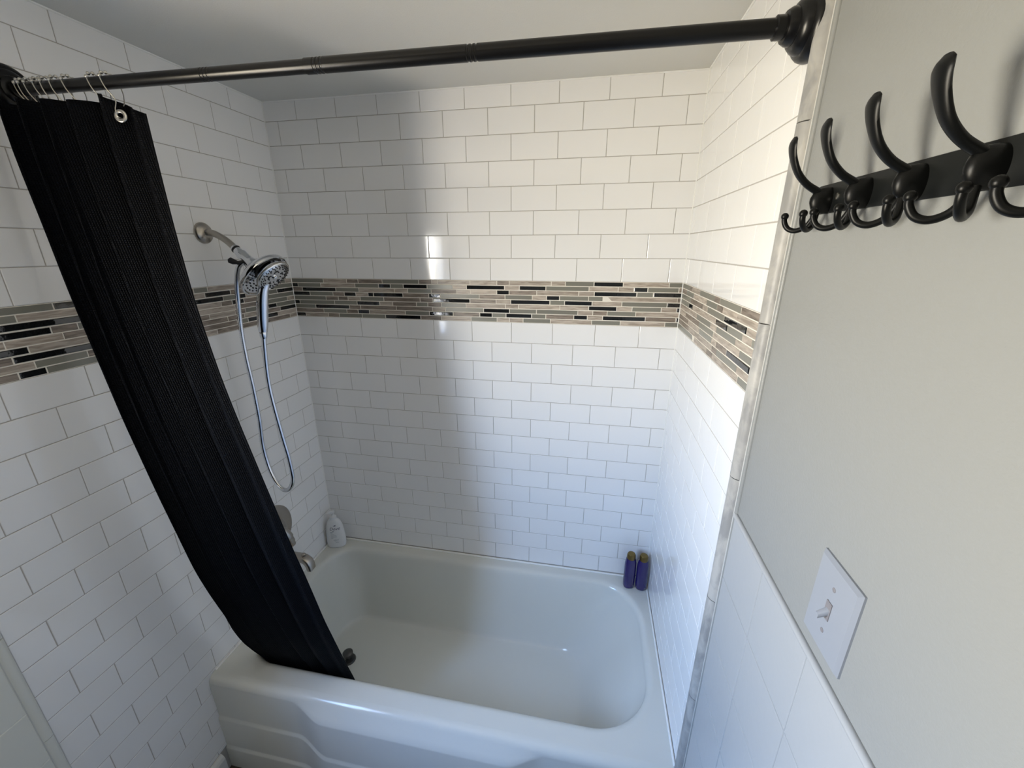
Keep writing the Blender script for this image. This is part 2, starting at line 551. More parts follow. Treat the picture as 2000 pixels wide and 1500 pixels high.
# wainscot of square white-painted tiles, right wall (camera side) and left wall (camera side)
WT = 1.285
def wains(wall, sa, sb, first, ztop, zfirst, m):
    js = [sa]
    y = first
    while y < sb - 0.01:
        js.append(y); y += 0.1475
    js.append(sb)
    z = ztop
    zs = [ztop]
    z = zfirst
    while z > 0.11:
        zs.append(z); z -= 0.1475
    zs.append(0.0)
    for a, b in zip(js[:-1], js[1:]):
        for t, u in zip(zs[:-1], zs[1:]):
            place(wall, 'wainscot_tile', m, a, b, u, t, 0.0012, 0.0065, 0.0015, proud=0.005, tilt=0.10)
wains('right', -YT + 0.050, 1.168, 0.897, WT, WT - 0.147, M_WAIN)
wains('left', -YL + 0.021, -WIN['y1'] + 0.0, 1.21, WT, WT - 0.0435, M_CREAM)
box('wainscot_grout', (W - 0.0036, -1.168, 0.0), (W + 0.001, YT - 0.050, WT - .002), M_WAIN, wall_right)
box('wainscot_grout', (-0.001, WIN['y1'], 0.0), (0.0036, YL - 0.021, WT - .002), M_CREAM, wall_left)
# bullnose cap
tube('wainscot_cap', [(W - 0.0028, YT - 0.048, WT + 0.001), (W - 0.0028, -0.95, WT + 0.001), (W - 0.0028, -1.172, WT + 0.0015)], 0.0055, M_WAIN, wall_right, 10)
box('panel_seam', (W - 0.0016, -1.55, 0.0), (W + 0.001, -1.1730, 1.70), M_PAINT, wall_right)

# baseboard on the left wall in front of the tub
bb = bmesh.new()
prof = [(0.0, 0.0), (0.016, 0.0), (0.016, 0.082), (0.012, 0.092), (0.005, 0.100), (0.0, 0.100)]
ra = [bb.verts.new((x, -0.7535, z)) for x, z in prof]
rb = [bb.verts.new((x, -1.054, z)) for x, z in prof]
for k in range(len(prof)):
    bb.faces.new((ra[k], ra[(k + 1) % len(prof)], rb[(k + 1) % len(prof)], rb[k]))
bb.faces.new(ra[::-1]); bb.faces.new(rb)
structure(obj('baseboard_left', bb, M_BASEB), 'short white baseboard on the left wall in front of the tub', 'baseboard')

# ------------------------------------------------------------------ bathtub
tub = empty('bathtub', (0, 0, 0))
tag(tub, 'white enamelled alcove bathtub with a stepped sculpted front apron', 'bathtub')
NT = 160
def rr(x0, x1, ya, yb, rx, ry, n=NT):
    """rounded rectangle; rx, ry = corner radii for (right back, left back, left front, right front); angular samples about the centre"""
    cx, cyy = (x0 + x1) / 2, (ya + yb) / 2
    raw = []
    cs = [(x1, yb, rx[0], ry[0], 0), (x0, yb, rx[1], ry[1], 1), (x0, ya, rx[2], ry[2], 2), (x1, ya, rx[3], ry[3], 3)]
    for X, Y, a, b, q in cs:
        sx = -1 if X == x1 else 1
        sy = -1 if Y == yb else 1
        ox, oy = X + sx * a, Y + sy * b
        for k in range(25):
            t = q * PI / 2 + PI / 2 * k / 24
            raw.append((ox + a * math.cos(t), oy + b * math.sin(t)))
    # resample evenly by arc length, starting at the first point
    raw.append(raw[0])
    L_ = [0]
    for p, q in zip(raw[:-1], raw[1:]):
        L_.append(L_[-1] + math.hypot(q[0] - p[0], q[1] - p[1]))
    out = []
    j = 0
    for i in range(n):
        s = L_[-1] * i / n
        while L_[j + 1] < s:
            j += 1
        t = (s - L_[j]) / max(1e-9, L_[j + 1] - L_[j])
        out.append((lerp(raw[j][0], raw[j + 1][0], t), lerp(raw[j][1], raw[j + 1][1], t)))
    return out
ZD = 0.42
topo = rr(0.045, 1.452, -0.636, -0.048, (0.17, 0.13, 0.12, 0.20), (0.20, 0.14, 0.14, 0.20))
boto = rr(0.135, 1.21, -0.575, -0.125, (0.10, 0.10, 0.10, 0.10), (0.12, 0.12, 0.12, 0.12))
tc = (0.75, -0.34)
def shrink(pts, d):
    out = []
    n = len(pts)
    for i in range(n):
        ax, ay = pts[i - 1]; bx, by = pts[(i + 1) % n]
        nx, ny = -(by - ay), bx - ax
        l = math.hypot(nx, ny)
        out.append((pts[i][0] + nx / l * d, pts[i][1] + ny / l * d))
    return out
bm = bmesh.new()
loops = []
YF = -0.690
# outer edge of the deck
oute = []
for (x, y) in topo:
    dx, dy = x - tc[0], y - tc[1]
    t = min((W - 0.002 - tc[0]) / dx if dx > 1e-6 else 1e9, (0.001 - tc[0]) / dx if dx < -1e-6 else 1e9,
            (-0.001 - tc[1]) / dy if dy > 1e-6 else 1e9, (YF - tc[1]) / dy if dy < -1e-6 else 1e9)
    oute.append([tc[0] + dx * t, tc[1] + dy * t])
for cxx, cyy in ((0.001, -0.001), (W - 0.001, -0.001), (0.001, YF), (W - 0.001, YF)):
    i = min(range(NT), key=lambda k: (oute[k][0] - cxx) ** 2 + (oute[k][1] - cyy) ** 2)
    oute[i] = [cxx, cyy]
loops.append([(x, y, ZD) for x, y in oute])
loops.append([(lerp(x, a, .75), lerp(y, b, .75), ZD) for (x, y), (a, b) in zip(oute, shrink(topo, -0.010))])
for d, z in ((-0.010, ZD), (-0.003, ZD - .0012), (0.004, ZD - .005), (0.010, ZD - .012), (0.014, ZD - .022), (0.017, ZD - .036)):
    loops.append([(x, y, z) for x, y in shrink(topo, d)])
base = shrink(topo, 0.017)
ZB = 0.075
for t, z in ((0.12, 0.35), (0.25, 0.30), (0.40, 0.245), (0.55, 0.19), (0.68, 0.145), (0.78, 0.115), (0.88, 0.094), (0.96, 0.082), (1.03, 0.077), (1.10, 0.0755)):
    # right end slopes as a backrest, the other sides stay steep
    lp = []
    for (x, y), (a, b) in zip(base, boto):
        steep = t ** 1.0
        yy = lerp(y, b, min(1.0, t) if t <= 1 else 1.0)
        xx = lerp(x, a, min(1.0, t))
        if t > 1:
            xx = lerp(a, tc[0], (t - 1) * 1.2); yy = lerp(b, tc[1], (t - 1) * 1.2)
        lp.append((xx, yy, z))
    loops.append(lp)
vl = [[bm.verts.new(p) for p in lp] for lp in loops]
for a, b in zip(vl[:-1], vl[1:]):
    for k in range(NT):
        bm.faces.new((a[k], a[(k + 1) % NT], b[(k + 1) % NT], b[k]))
cv = bm.verts.new((0.62, tc[1], 0.0745))
for k in range(NT):
    bm.faces.new((vl[-1][k], vl[-1][(k + 1) % NT], cv))
o = obj('basin', bm, M_TUB, tub, smooth=True)
# apron: sculpted front, the middle flares lower and further out
bm = bmesh.new()
NX = 150
cols = []
for i in range(NX + 1):
    x = lerp(0.001, W - 0.001, i / NX)
    k = sstep(0.31, 0.43, x) * (1 - sstep(1.01, 1.13, x))
    yo = -0.720 - 0.026 * k                      # face
    zc = 0.388 - 0.028 * k                       # crease where the slope meets the face
    zr1 = 0.236 - 0.036 * k
    zr2 = 0.096 - 0.030 * k
    ys, zs_ = -0.7185 - 0.004 * k, 0.397 - 0.002 * k
    pts = [(-0.690, ZD), (-0.698, ZD - .0007), (-0.706, ZD - .0035), (-0.7125, ZD - .009), (-0.717, ZD - .0155), (ys, zs_),
           (lerp(ys, yo, .5), lerp(zs_, zc + .003, .5)), (yo + .001, zc + .003), (yo, zc - .003),
           (yo, zr1 + .012), (yo - .0008, zr1 + .006), (yo - .005, zr1), (yo - .006, zr1 - .006),
           (yo - .006, zr2 + .012), (yo - .0068, zr2 + .006), (yo - .011, zr2), (yo - .012, zr2 - .006), (yo - .012, 0.0)]
    cols.append([bm.verts.new((x, a, b)) for a, b in pts])
for a, b in zip(cols[:-1], cols[1:]):
    for k in range(len(a) - 1):
        bm.faces.new((a[k], a[k + 1], b[k + 1], b[k]))
obj('apron', bm, M_TUB, tub, smooth=True)
# sealant bead between deck and tiles, stuck to the walls
strip('sealant_bead', [(0.003, -0.0035, ZD + .001), (W - 0.003, -0.0035, ZD + .001)], 0.0045, M_SEAL, wall_back)
strip('sealant_bead', [(0.0030, YF, ZD + .001), (0.0030, -0.002, ZD + .001)], 0.0040, M_SEAL, wall_left)
strip('sealant_bead', [(W - 0.0030, -0.002, ZD + .001), (W - 0.0030, YF, ZD + .001)], 0.0040, M_SEAL, wall_right)
# drain stopper on the basin floor
st = lathe('drain_stopper', [(0, .030), (.004, .030), (.010, .026), (.012, .012), (.030, .012), (.034, .021), (.044, .021), (.048, .016), (.049, 0)], (0.236, -0.338, 0.072), (0, 0, 1), M_DRAIN, tub, 28)
st['label'] = 'dark metal drain stopper'

# ------------------------------------------------------------------ shower rod
YA, ZA, YB, ZB2 = -0.725, 2.0843, -0.690, 2.0880
def rodp(x):
    t = x / W
    return Vector((x, lerp(YA, YB, t), lerp(ZA, ZB2, t)))
rod = empty('shower_curtain_rod', rodp(W / 2))
tag(rod, 'black tension curtain rod spanning the alcove between both walls', 'curtain rod')
ax = (rodp(W) - rodp(0)).normalized()
def rloc(x):
    return rodp(x) - rodp(W / 2)
def rod_tube(name, xa, xb, r, grooves=()):
    xs = [xa]
    rs = [r]
    for g in grooves:
        for q in (-0.007, 0.0, 0.007):
            xs += [g + q - 0.0022, g + q - 0.0012, g + q + 0.0012, g + q + 0.0022]
            rs += [r, r - 0.0009, r - 0.0009, r]
    xs.append(xb); rs.append(r)
    bm = bmesh.new()
    add_lathe(bm, [(x, q) for x, q in zip(xs, rs)], -(rodp(W / 2) - rodp(0)), ax, 40)
    return autosmooth(obj(name, bm, M_ROD, rod), 40)
rod_tube('inner_tube', 0.012, 0.668, 0.0112, (0.462,))
rod_tube('outer_tube', 0.664, W - 0.03, 0.0124, (0.690, 0.968))
fl = [(0.0, .046), (.004, .0465), (.012, .044), (.017, .040), (.018, .036), (.024, .034), (.030, .0285), (.031, .024), (.037, .0235), (.043, .020), (.044, .0155), (.056, .0155), (.058, .0125)]
lathe('end_flange', [(t * .45, r) for t, r in fl], rloc(0.0016), ax, M_ROD, rod, 48)
lathe('end_flange', fl, rloc(W - 0.0016), -ax, M_ROD, rod, 48)

# ------------------------------------------------------------------ shower curtain
cur = empty('shower_curtain', (0.16, -0.725, 2.05))
tag(cur, 'black waffle-weave shower curtain bunched at the left end and hanging into the tub', 'curtain')
XL = [(0.2, 0.13), (0.47, 0.090), (0.672, 0.098), (0.888, 0.0782), (1.185, 0.0801), (1.434, 0.0685), (1.655, 0.0539), (1.806, 0.0446), (1.961, 0.0306), (2.041, 0.0317), (2.1, 0.03)]
XR = [(0.2, 0.455), (0.463, 0.4575), (0.62, 0.4486), (0.775, 0.4369), (0.919, 0.4239), (1.187, 0.3761), (1.335, 0.3509), (1.495, 0.3244), (1.653, 0.3062), (1.826, 0.2989), (1.963, 0.2982), (2.035, 0.2979), (2.1, 0.3)]
YLT = [(0.2, -0.565), (0.38, -0.6), (0.42, -0.612), (0.5, -0.645), (0.6, -0.675), (0.75, -0.7), (0.91, -0.722), (1.18, -0.75), (1.4, -0.763), (1.7, -0.77), (2.1, -0.77)]
YRT = [(0.2, -0.565), (0.38, -0.6), (0.42, -0.612), (0.5, -0.63), (0.7, -0.665), (0.95, -0.692), (1.4, -0.706), (1.7, -0.708), (2.1, -0.708)]
def smooth_tab(tab, x):
    return (interp(tab, x - .04) + interp(tab, x) * 2 + interp(tab, x + .04)) / 4
NU, NZ = 260, 150
FOLD = 6.0
bm = bmesh.new()
uvl = bm.loops.layers.uv.new('UVMap')
grid = []
for j in range(NZ + 1):
    s = j / NZ
    row = []
    px = None; arc = 0
    for i in range(NU + 1):
        u = i / NU
        ztop = 2.030
        # the last panel is lifted at its fold and drops to the free corner
        if u > 0.66:
            ztop = interp([(0.66, 2.052), (0.70, 2.068), (0.75, 2.060), (0.88, 2.046), (1.0, 2.032)], u)
        else:
            ztop = 2.046 + 0.006 * u + 0.003 * math.sin(u * 31)
        z = lerp(ztop, 0.24 + 0.004 * math.sin(u * 23), s)
        xl, xr = smooth_tab(XL, z), smooth_tab(XR, z)
        yc = lerp(smooth_tab(YLT, z), smooth_tab(YRT, z), u ** 1.5)
        amp = 0.020 * (1 - 0.35 * s) * (0.35 + 0.65 * min(1, abs(z - 0.2) / 0.6))
        if z > 1.9:
            amp *= 1.0
        ph = 2 * PI * FOLD * (u ** 0.9) + 0.5 * math.sin(3.0 * s + 4 * u)
        envl = min(1.0, (1 - u) / 0.06 + 0.25) if u > 0.9 else 1.0
        y = yc + amp * math.sin(ph) * envl * (0.55 if u > 0.72 else 1.0)
        x = lerp(xl, xr, u) + 0.010 * math.sin(2 * ph) * (1 - u) * min(1, u * 8) * 0.7
        x = max(x, 0.004)
        v = Vector((x, y, z))
        if px is not None:
            arc += (v - px).length
        px = v
        row.append((bm.verts.new(v - cur.location), arc, z))
    grid.append(row)
for j in range(NZ):
    for i in range(NU):
        q = (grid[j][i], grid[j][i + 1], grid[j + 1][i + 1], grid[j + 1][i])
        f = bm.faces.new([a[0] for a in q])
        for lp, a in zip(f.loops, q):
            lp[uvl].uv = (a[1], a[2])
cloth = obj('cloth', bm, M_CLOTH, cur, smooth=True)
sol = cloth.modifiers.new('thickness', 'SOLIDIFY')
sol.thickness = 0.0022
sol.offset = 0
# bottom weight / hems
def cpt(u, s, dy=0.0):
    j = int(round(s * NZ)); i = int(round(u * NU))
    return HEM[j][i] + Vector((0, dy, 0))
me = cloth.data
HEM = [[me.vertices[j * (NU + 1) + i].co.copy() for i in range(NU + 1)] for j in range(NZ + 1)]
tube('side_hem', [cpt(0.995, s / 60) for s in range(0, 61)], 0.0022, M_CLOTH, cur, 8)

# eyelet near the free corner
eye_c = Vector((0.2580, -0.7250, 2.0260)) - cur.location
bm = bmesh.new()
pr = []
for k in range(13):
    a = 2 * PI * k / 12
    pr.append((0.0026 * math.sin(a) * 0.6, 0.0085 + 0.0034 * math.cos(a)))
add_lathe(bm, pr, eye_c + Vector((0, -0.0020, 0)), (0.30, -1, 0.10), 32, False, False)
e = obj('eyelet', bm, M_STEEL, cur, smooth=True)
e['label'] = 'silver metal eyelet'

# ------------------------------------------------------------------ curtain rings
ORD = ['nearest the left wall', 'second', 'third', 'fourth', 'fifth', 'sixth', 'seventh', 'eighth', 'ninth']
def ring_curve(c, lean, drop, dyf):
    """closed pear-shaped wire: over the rod on rollers, down both sides, hooked together below"""
    R0 = 0.0165
    pts = []
    for k in range(9):
        a = PI * k / 8
        pts.append(Vector((0, -R0 * math.cos(a), R0 * math.sin(a))))
    down_b = [Vector((0.001, R0 * .95, -0.014)), Vector((0.003, R0 * .45, -0.032)), Vector((0.004, 0.001, -0.040))]
    down_f = [Vector((0.001, -R0 * .95, -0.014)), Vector((0.003, -R0 * .55, -0.032)), Vector((0.004, dyf, -drop)), Vector((0.004, dyf + 0.006, -drop - 0.006)), Vector((0.004, dyf + .011, -drop + .004))]
    path = down_f[::-1] + pts + down_b
    out = []
    for p in path:
        q = Vector((p.x + lean * (0.0165 - p.z), p.y, p.z))
        out.append(c + q)
    return out
ringx = [0.036, 0.046, 0.060, 0.080, 0.100, 0.122, 0.150, 0.210, 0.240]
for i, rx_ in enumerate(ringx):
    c = rodp(rx_)
    ring = empty('curtain_ring', c)
    lean = 0.30 if i >= 7 else random.uniform(0.20, 0.42)
    last = i == len(ringx) - 1
    path = ring_curve(Vector((0, 0, 0)), lean, 0.062 if last else 0.052, -0.026 if last else -0.010)
    if last:
        tgt = Vector((0.2580, -0.7260, 2.0260)) - c
        path[0] = tgt + Vector((-0.002, 0.004, -0.004)); path[1] = tgt + Vector((-0.004, -0.003, -0.001)); path[2] = tgt + Vector((-0.006, -0.003, 0.010))
    tube('wire', spline(path, 5), 0.0010, M_STEEL, ring, 8)
    for k in range(5):
        a = PI * (0.14 + 0.72 * k / 4)
        bm = bmesh.new()
        bmesh.ops.create_icosphere(bm, subdivisions=2, radius=0.0033)
        p = Vector((lean * (0.0165 - 0.0165 * math.sin(a)), -0.0165 * math.cos(a), 0.0165 * math.sin(a)))
        bmesh.ops.translate(bm, verts=bm.verts, vec=p)
        obj('roller_bead', bm, M_STEEL, ring, smooth=True)
    if last:
        lab = 'silver roller-bead curtain ring hooked through the visible eyelet'
    elif i == len(ringx) - 2:
        lab = 'silver roller-bead ring just left of the one in the visible eyelet'
    elif i == len(ringx) - 3:
        lab = 'silver roller-bead ring alone on the rod between the bunch and the last two'
    elif i == 0:
        lab = 'silver roller-bead curtain ring nearest the left wall flange'
    else:
        lab = '%s silver roller-bead curtain ring counted from the left wall flange' % ORD[i]
    tag(ring, lab, 'curtain ring', 'curtain rings bunched on the black rod')

# ------------------------------------------------------------------ shower head and hose
SY = -0.355
sh = empty('wall_shower', (0.0, SY, 1.824))
tag(sh, 'chrome dish shower head with docked hand shower on a nickel wall arm', 'shower')
so = sh.location
def L3(p):
    return Vector(p) - so
lathe('wall_flange', [(0, .031), (.004, .031), (.010, .027), (.014, .018), (.016, .010)], L3((0.0005, SY, 1.824)), (1, 0, 0), M_NICKEL, sh, 36)
tube('shower_arm', spline([L3(p) for p in ((0.004, SY, 1.826), (0.035, SY, 1.823), (0.060, SY, 1.813), (0.080, SY, 1.801), (0.094, SY, 1.789), (0.108, SY, 1.776))], 6), 0.0098, M_NICKEL, sh, 20)
nd = Vector((0.735, -0.03, -0.68)).normalized()
c0 = Vector((0.1035, SY, 1.7795))
lathe('coupling', [(-.004, .0110), (.000, .0120), (.010, .0120), (.011, .0125), (.024, .0130), (.025, .0158), (.055, .0165), (.060, .0185), (.074, .022)], c0 - so, nd, M_CHROME, sh, 28)
lathe('coupling_collar', [(0, .0120), (.002, .0132), (.005, .0132), (.007, .0120)], c0 - so + nd * .001, nd, M_NOZZLE, sh, 28)
# docking bracket with the hose outlet at the side
tube('diverter_lever', [L3((0.142, SY - .012, 1.742)), L3((0.130, SY - .026, 1.738)), L3((0.119, SY - .032, 1.741)), L3((0.110, SY - .034, 1.745)), L3((0.107, SY - .034, 1.7465))], [.0045, .0050, .0085, .0090, .005], M_NOZZLE, sh, 12)
dc = Vector((0.178, SY, 1.710))       # dish centre (rear)
R = 0.078
lathe('dish_shell', [(-.014, .020), (-.010, .040), (-.004, .060), (.002, .072), (.008, .0775), (.016, .079), (.021, .0775), (.022, .074), (.018, .070)], dc - so, nd, M_CHROME, sh, 64)
u_, v_, d_ = frame_of(nd)
# make v_ the direction pointing down the dish, u_ sideways
down = (Vector((0, 0, -1)) - nd * Vector((0, 0, -1)).dot(nd)).normalized()
side = nd.cross(down).normalized()
if side.y > 0:
    side = -side                      # towards the camera
fc = dc + nd * 0.016
# dish face: crescent of nozzles below, open dock above
bm = bmesh.new()
add_lathe(bm, [(-.002, .0705), (.001, .070), (.003, .055), (.0035, .0)], fc - so, nd, 64, False, False)
face = autosmooth(obj('spray_face', bm, M_CHROME, sh), 40)
def face_pt(a, r, lift=0.0):
    return fc + (down * math.cos(a) + side * math.sin(a)) * r + nd * lift
bm = bmesh.new()
for r, n in ((0.062, 17), (0.051, 14), (0.040, 11)):
    for k in range(n):
        a = -2.0 + 4.0 * k / (n - 1)
        lift = 0.003 * (0.07 - r) / 0.015 if r > .055 else .0032
        p = face_pt(a, r, lift)
        add_lathe(bm, [(0, .0026), (.0022, .0021)], p - so, nd, 6)
o = obj('nozzle', bm, M_NOZZLE, sh)
o['kind'] = 'stuff'
# dock recess
dock_c = fc - down * 0.031 + side * 0.004
lathe('dock', [(.0, .046), (.010, .045), (.012, .042), (.006, .036)], dock_c - so - nd * .004, nd, M_NOZZLE, sh, 40)

# hand shower, magnetically docked: its own moving thing
hc = dock_c + nd * 0.022 + side * 0.004 + down * 0.004
hs = empty('hand_shower', hc)
tag(hs, 'chrome hand shower with round spray face docked in the larger dish', 'hand shower')
lathe('head_shell', [(-.013, .030), (-.006, .045), (.000, .0520), (.006, .0540), (.010, .0525), (.0115, .050)], Vector((0, 0, 0)), nd, M_CHROME, hs, 56)
lathe('spray_face', [(.010, .050), (.0125, .047), (.0140, .032), (.0145, 0.001)], Vector((0, 0, 0)), nd, M_CHROME, hs, 48)
bm = bmesh.new()
for r, n in ((0.0460, 26), (0.0400, 24), (0.0345, 14), (0.0205, 9)):
    for k in range(n):
        a = 2 * PI * k / n + r * 90
        p = (down * math.cos(a) + side * math.sin(a)) * r + nd * 0.0130
        s_ = .0018 if r > .035 else .0026
        add_lathe(bm, [(0, s_), (.0026, s_ * .75)], p, nd, 6)
o = obj('nozzle', bm, M_NOZZLE, hs)
o['kind'] = 'stuff'
bm = bmesh.new()
for k in range(5):
    a = 2 * PI * k / 5 + .3
    p = (down * math.cos(a) + side * math.sin(a)) * 0.025 + nd * 0.0142
    t = (down * -math.sin(a) + side * math.cos(a))
    add_tube(bm, [p - t * .006, p, p + t * .006], [.0016, .0024, .0016], 6)
obj('spray_slot', bm, M_NOZZLE, hs)['kind'] = 'stuff'
lathe('spray_hub', [(.013, .009), (.018, .0085), (.020, .005)], Vector((0, 0, 0)), nd, M_CHROME, hs, 24)
lathe('mode_ring', [(.004, .0530), (.005, .0555), (.008, .0555), (.009, .0530)], Vector((0, 0, 0)), nd, M_NICKEL, hs, 30)
hp = [Vector((0.205, SY - .018, 1.680)), Vector((0.194, SY - .021, 1.656)), Vector((0.1840, SY - .022, 1.622)), Vector((0.1755, SY - .022, 1.585)), Vector((0.1690, SY - .022, 1.548)), Vector((0.1655, SY - .022, 1.528))]
hpts = spline([p - hc for p in hp], 6)
tube('handle', hpts, [lerp(.0125, .0165, math.sin(PI * min(1, i / len(hpts)))) for i in range(len(hpts))], M_CHROME, hs, 20)
lathe('hose_nut', [(0, .0105), (.002, .0115), (.016, .0105), (.024, .0085)], Vector((0.1655, SY - .022, 1.529)) - hc, (-0.10, 0, -1), M_CHROME, hs, 20)

# hose
YH = SY - .022
hose_pts = [(0.1630, YH, 1.508), (0.1580, YH, 1.470), (0.1500, YH, 1.400), (0.1470, YH, 1.330), (0.1520, YH, 1.240), (0.1600, YH, 1.150), (0.1680, YH, 1.070),
            (0.1670, YH, 0.990), (0.1450, YH, 0.948), (0.1180, YH, 0.943), (0.0900, YH + .004, 0.970), (0.0670, YH + .010, 1.030), (0.0580, YH + .014, 1.110), (0.0640, YH + .017, 1.210),
            (0.0640, YH + .020, 1.330), (0.0620, YH + .020, 1.430), (0.0660, YH + .020, 1.530), (0.0790, YH + .018, 1.620), (0.0950, YH + .012, 1.680), (0.1180, YH + .006, 1.725), (0.140, SY - .006, 1.742)]
sp = spline(hose_pts, 30)
bm = bmesh.new()
add_tube(bm, sp, [0.0076 if i % 2 else 0.0064 for i in range(len(sp))], 10)
hose = obj('shower_hose', bm, M_CHROME, None, smooth=True)
tag(hose, 'ribbed chrome shower hose hanging in a long loop below the hand shower', 'hose')

# ------------------------------------------------------------------ valve and spout
vy, vz = -0.350, 0.715
va = empty('shower_valve', (0, vy, vz))
tag(va, 'brushed nickel shower valve with round plate and lever handle half behind the curtain', 'valve')
lathe('escutcheon', [(0.0005, .105), (.005, .105), (.010, .100), (.012, .090), (.012, .062), (.016, .058)], Vector((0, 0, 0)), (1, 0, 0), M_NICKEL, va, 56)
lathe('valve_hub', [(.010, .060), (.020, .057), (.032, .047), (.038, .034), (.040, .0)], Vector((0, 0, 0)), (1, 0, 0), M_NICKEL, va, 40)
tube('lever_handle', spline([(0.034, 0, 0.004), (0.050, 0.006, -0.004), (0.058, 0.014, -0.030), (0.060, 0.020, -0.052), (0.060, 0.024, -0.068)], 6), [.024] * 6 + [.021] * 6 + [.017] * 6 + [.0145] * 6 + [.011], M_NICKEL, va, 18)

spo = empty('tub_spout', (0, SY, 0.605))
tag(spo, 'brushed nickel tub spout with a pull-up diverter knob', 'spout')
def prism(name, sections, m, parent, n=20, deg=40):
    """sections: list of (centre, half width y, half height z', tilt) superellipse sections normal to path"""
    bm = bmesh.new()
    rings = []
    for c, hw, hh, ang in sections:
        ring_ = []
        for k in range(n):
            a = 2 * PI * k / n
            ca, sa = math.cos(a), math.sin(a)
            e_ = 0.6
            yy = hw * math.copysign(abs(ca) ** e_, ca)
            zz = hh * math.copysign(abs(sa) ** e_, sa)
            ring_.append(bm.verts.new(Vector(c) + Vector((zz * math.sin(ang), yy, zz * math.cos(ang)))))
        rings.append(ring_)
    for a, b in zip(rings[:-1], rings[1:]):
        for k in range(n):
            bm.faces.new((a[k], a[(k + 1) % n], b[(k + 1) % n], b[k]))
    bm.faces.new(rings[0][::-1]); bm.faces.new(rings[-1])
    return autosmooth(obj(name, bm, m, parent), deg)
prism('spout_body', [((0.0005, 0, 0.004), .026, .026, 0), ((.008, 0, 0.004), .026, .026, 0), ((.012, 0, 0.006), .022, .020, 0), ((.056, 0, 0.010), .0195, .0150, 0.0), ((.101, 0, 0.012), .0190, .0130, .08), ((.129, 0, .009), .0190, .0130, .35), ((.144, 0, -.001), .0188, .0130, .95), ((.151, 0, -.018), .0185, .0120, 1.35), ((.153, 0, -.036), .0180, .0110, 1.50)], M_NICKEL, spo)
lathe('spout_outlet', [(0, .0095), (.002, .0095), (.002, .001)], Vector((.153, 0, -.0355)), (0.1, 0, -1), M_NOZZLE, spo, 24)
lathe('diverter_knob', [(0, .004), (.007, .004), (.008, .0072), (.014, .0072), (.016, .005)], Vector((.128, 0, .018)), (0.2, 0, 1), M_NICKEL, spo, 20)

# ------------------------------------------------------------------ bottles
def sbottle(name, loc, rot, prof, ratio, m, n=36, pw=2.4):
    """elliptical bottle body; prof = [(z, half width)]"""
    o = empty(name, loc)
    o.rotation_euler = (0, 0, rot)
    bm = bmesh.new()
    rings = []
    for z, w in prof:
        ring_ = []
        for k in range(n):
            a = 2 * PI * k / n
            ca, sa = math.cos(a), math.sin(a)
            e_ = 2 / pw
            ring_.append(bm.verts.new((w * math.copysign(abs(ca) ** e_, ca), w * ratio * math.copysign(abs(sa) ** e_, sa), z)))
        rings.append(ring_)
    for a, b in zip(rings[:-1], rings[1:]):
        for k in range(n):
            bm.faces.new((a[k], a[(k + 1) % n], b[(k + 1) % n], b[k]))
    bm.faces.new(rings[0][::-1]); bm.faces.new(rings[-1])
    autosmooth(obj('bottle_body', bm, m, o), 40)
    return o
wb = sbottle('pump_bottle', (0.050, -0.052, ZD + 0.0005), math.radians(16),
             [(0, .036), (.003, .0405), (.012, .0425), (.040, .0430), (.080, .0405), (.110, .0365), (.132, .0305), (.142, .024), (.148, .016), (.152, .0125)], 0.62, M_PLAST)
tag(wb, 'white pump body-wash bottle standing in the back left corner of the tub deck', 'bottle')
lathe('pump_collar', [(0, .0145), (.012, .0145), (.015, .011), (.018, .006), (.026, .006)], Vector((0, 0, .150)), (0, 0, 1), M_PLAST, wb, 28)
prism('pump_head', [((.008, 0, .186), .0075, .0075, 0), ((-.004, -.001, .186), .0085, .0085, 0), ((-.016, -.003, .184), .0065, .0065, 0), ((-.030, -.006, .179), .0040, .0040, 0.3), ((-.036, -.007, .174), .0032, .0032, 0.7)], M_PLAST, wb, 16)
# print on the front: word, bird emblem, small lines
def text_mesh(name, s, size, m, parent, loc, rot=(PI / 2, 0, 0), shear=0.0, wrap=None):
    cu = bpy.data.curves.new(name, 'FONT')
    cu.body = s
    cu.size = size
    cu.shear = shear
    cu.align_x = 'CENTER'
    cu.resolution_u = 3
    t = bpy.data.objects.new(name, cu)
    COL.objects.link(t)
    bpy.context.view_layer.update()
    me = bpy.data.meshes.new_from_object(t.evaluated_get(bpy.context.evaluated_depsgraph_get()))
    bpy.data.objects.remove(t)
    for v in me.vertices:
        x, y = v.co.x, v.co.y
        v.co = wrap(x + loc[0], y + loc[2])
    me.materials.clear()
    me.materials.append(m)
    o = bpy.data.objects.new(name, me)
    COL.objects.link(o)
    o.parent = parent
    return o
bprof = [(0, .036), (.012, .0425), (.040, .0430), (.080, .0405), (.110, .0365), (.132, .0305), (.142, .024)]
def bwrap(x, z):
    w = interp(bprof, z)
    c = min(1, abs(x) / w) ** 2.4
    y = -w * 0.62 * (1 - c) ** (1 / 2.4) - 0.0006
    return Vector((x, y, z))
text_mesh('printed_name', 'Dove', 0.021, M_INK, wb, (0.006, 0, 0.100), shear=0.25, wrap=bwrap)
def flat_shape(name, polys, m, parent):
    bm = bmesh.new()
    for pl in polys:
        bm.faces.new([bm.verts.new(bwrap(x, z)) for x, z in pl])
    return obj(name, bm, m, parent)
flat_shape('bird_emblem', [[(0.000, .121), (.006, .1235), (.014, .1265), (.011, .1225), (.016, .121), (.008, .1195)]], M_INK, wb)
flat_shape('drop_mark', [[(-.006, .0935), (-.002, .0955), (.004, .0935), (.000, .0915)]], M_INK, wb)
lines = []
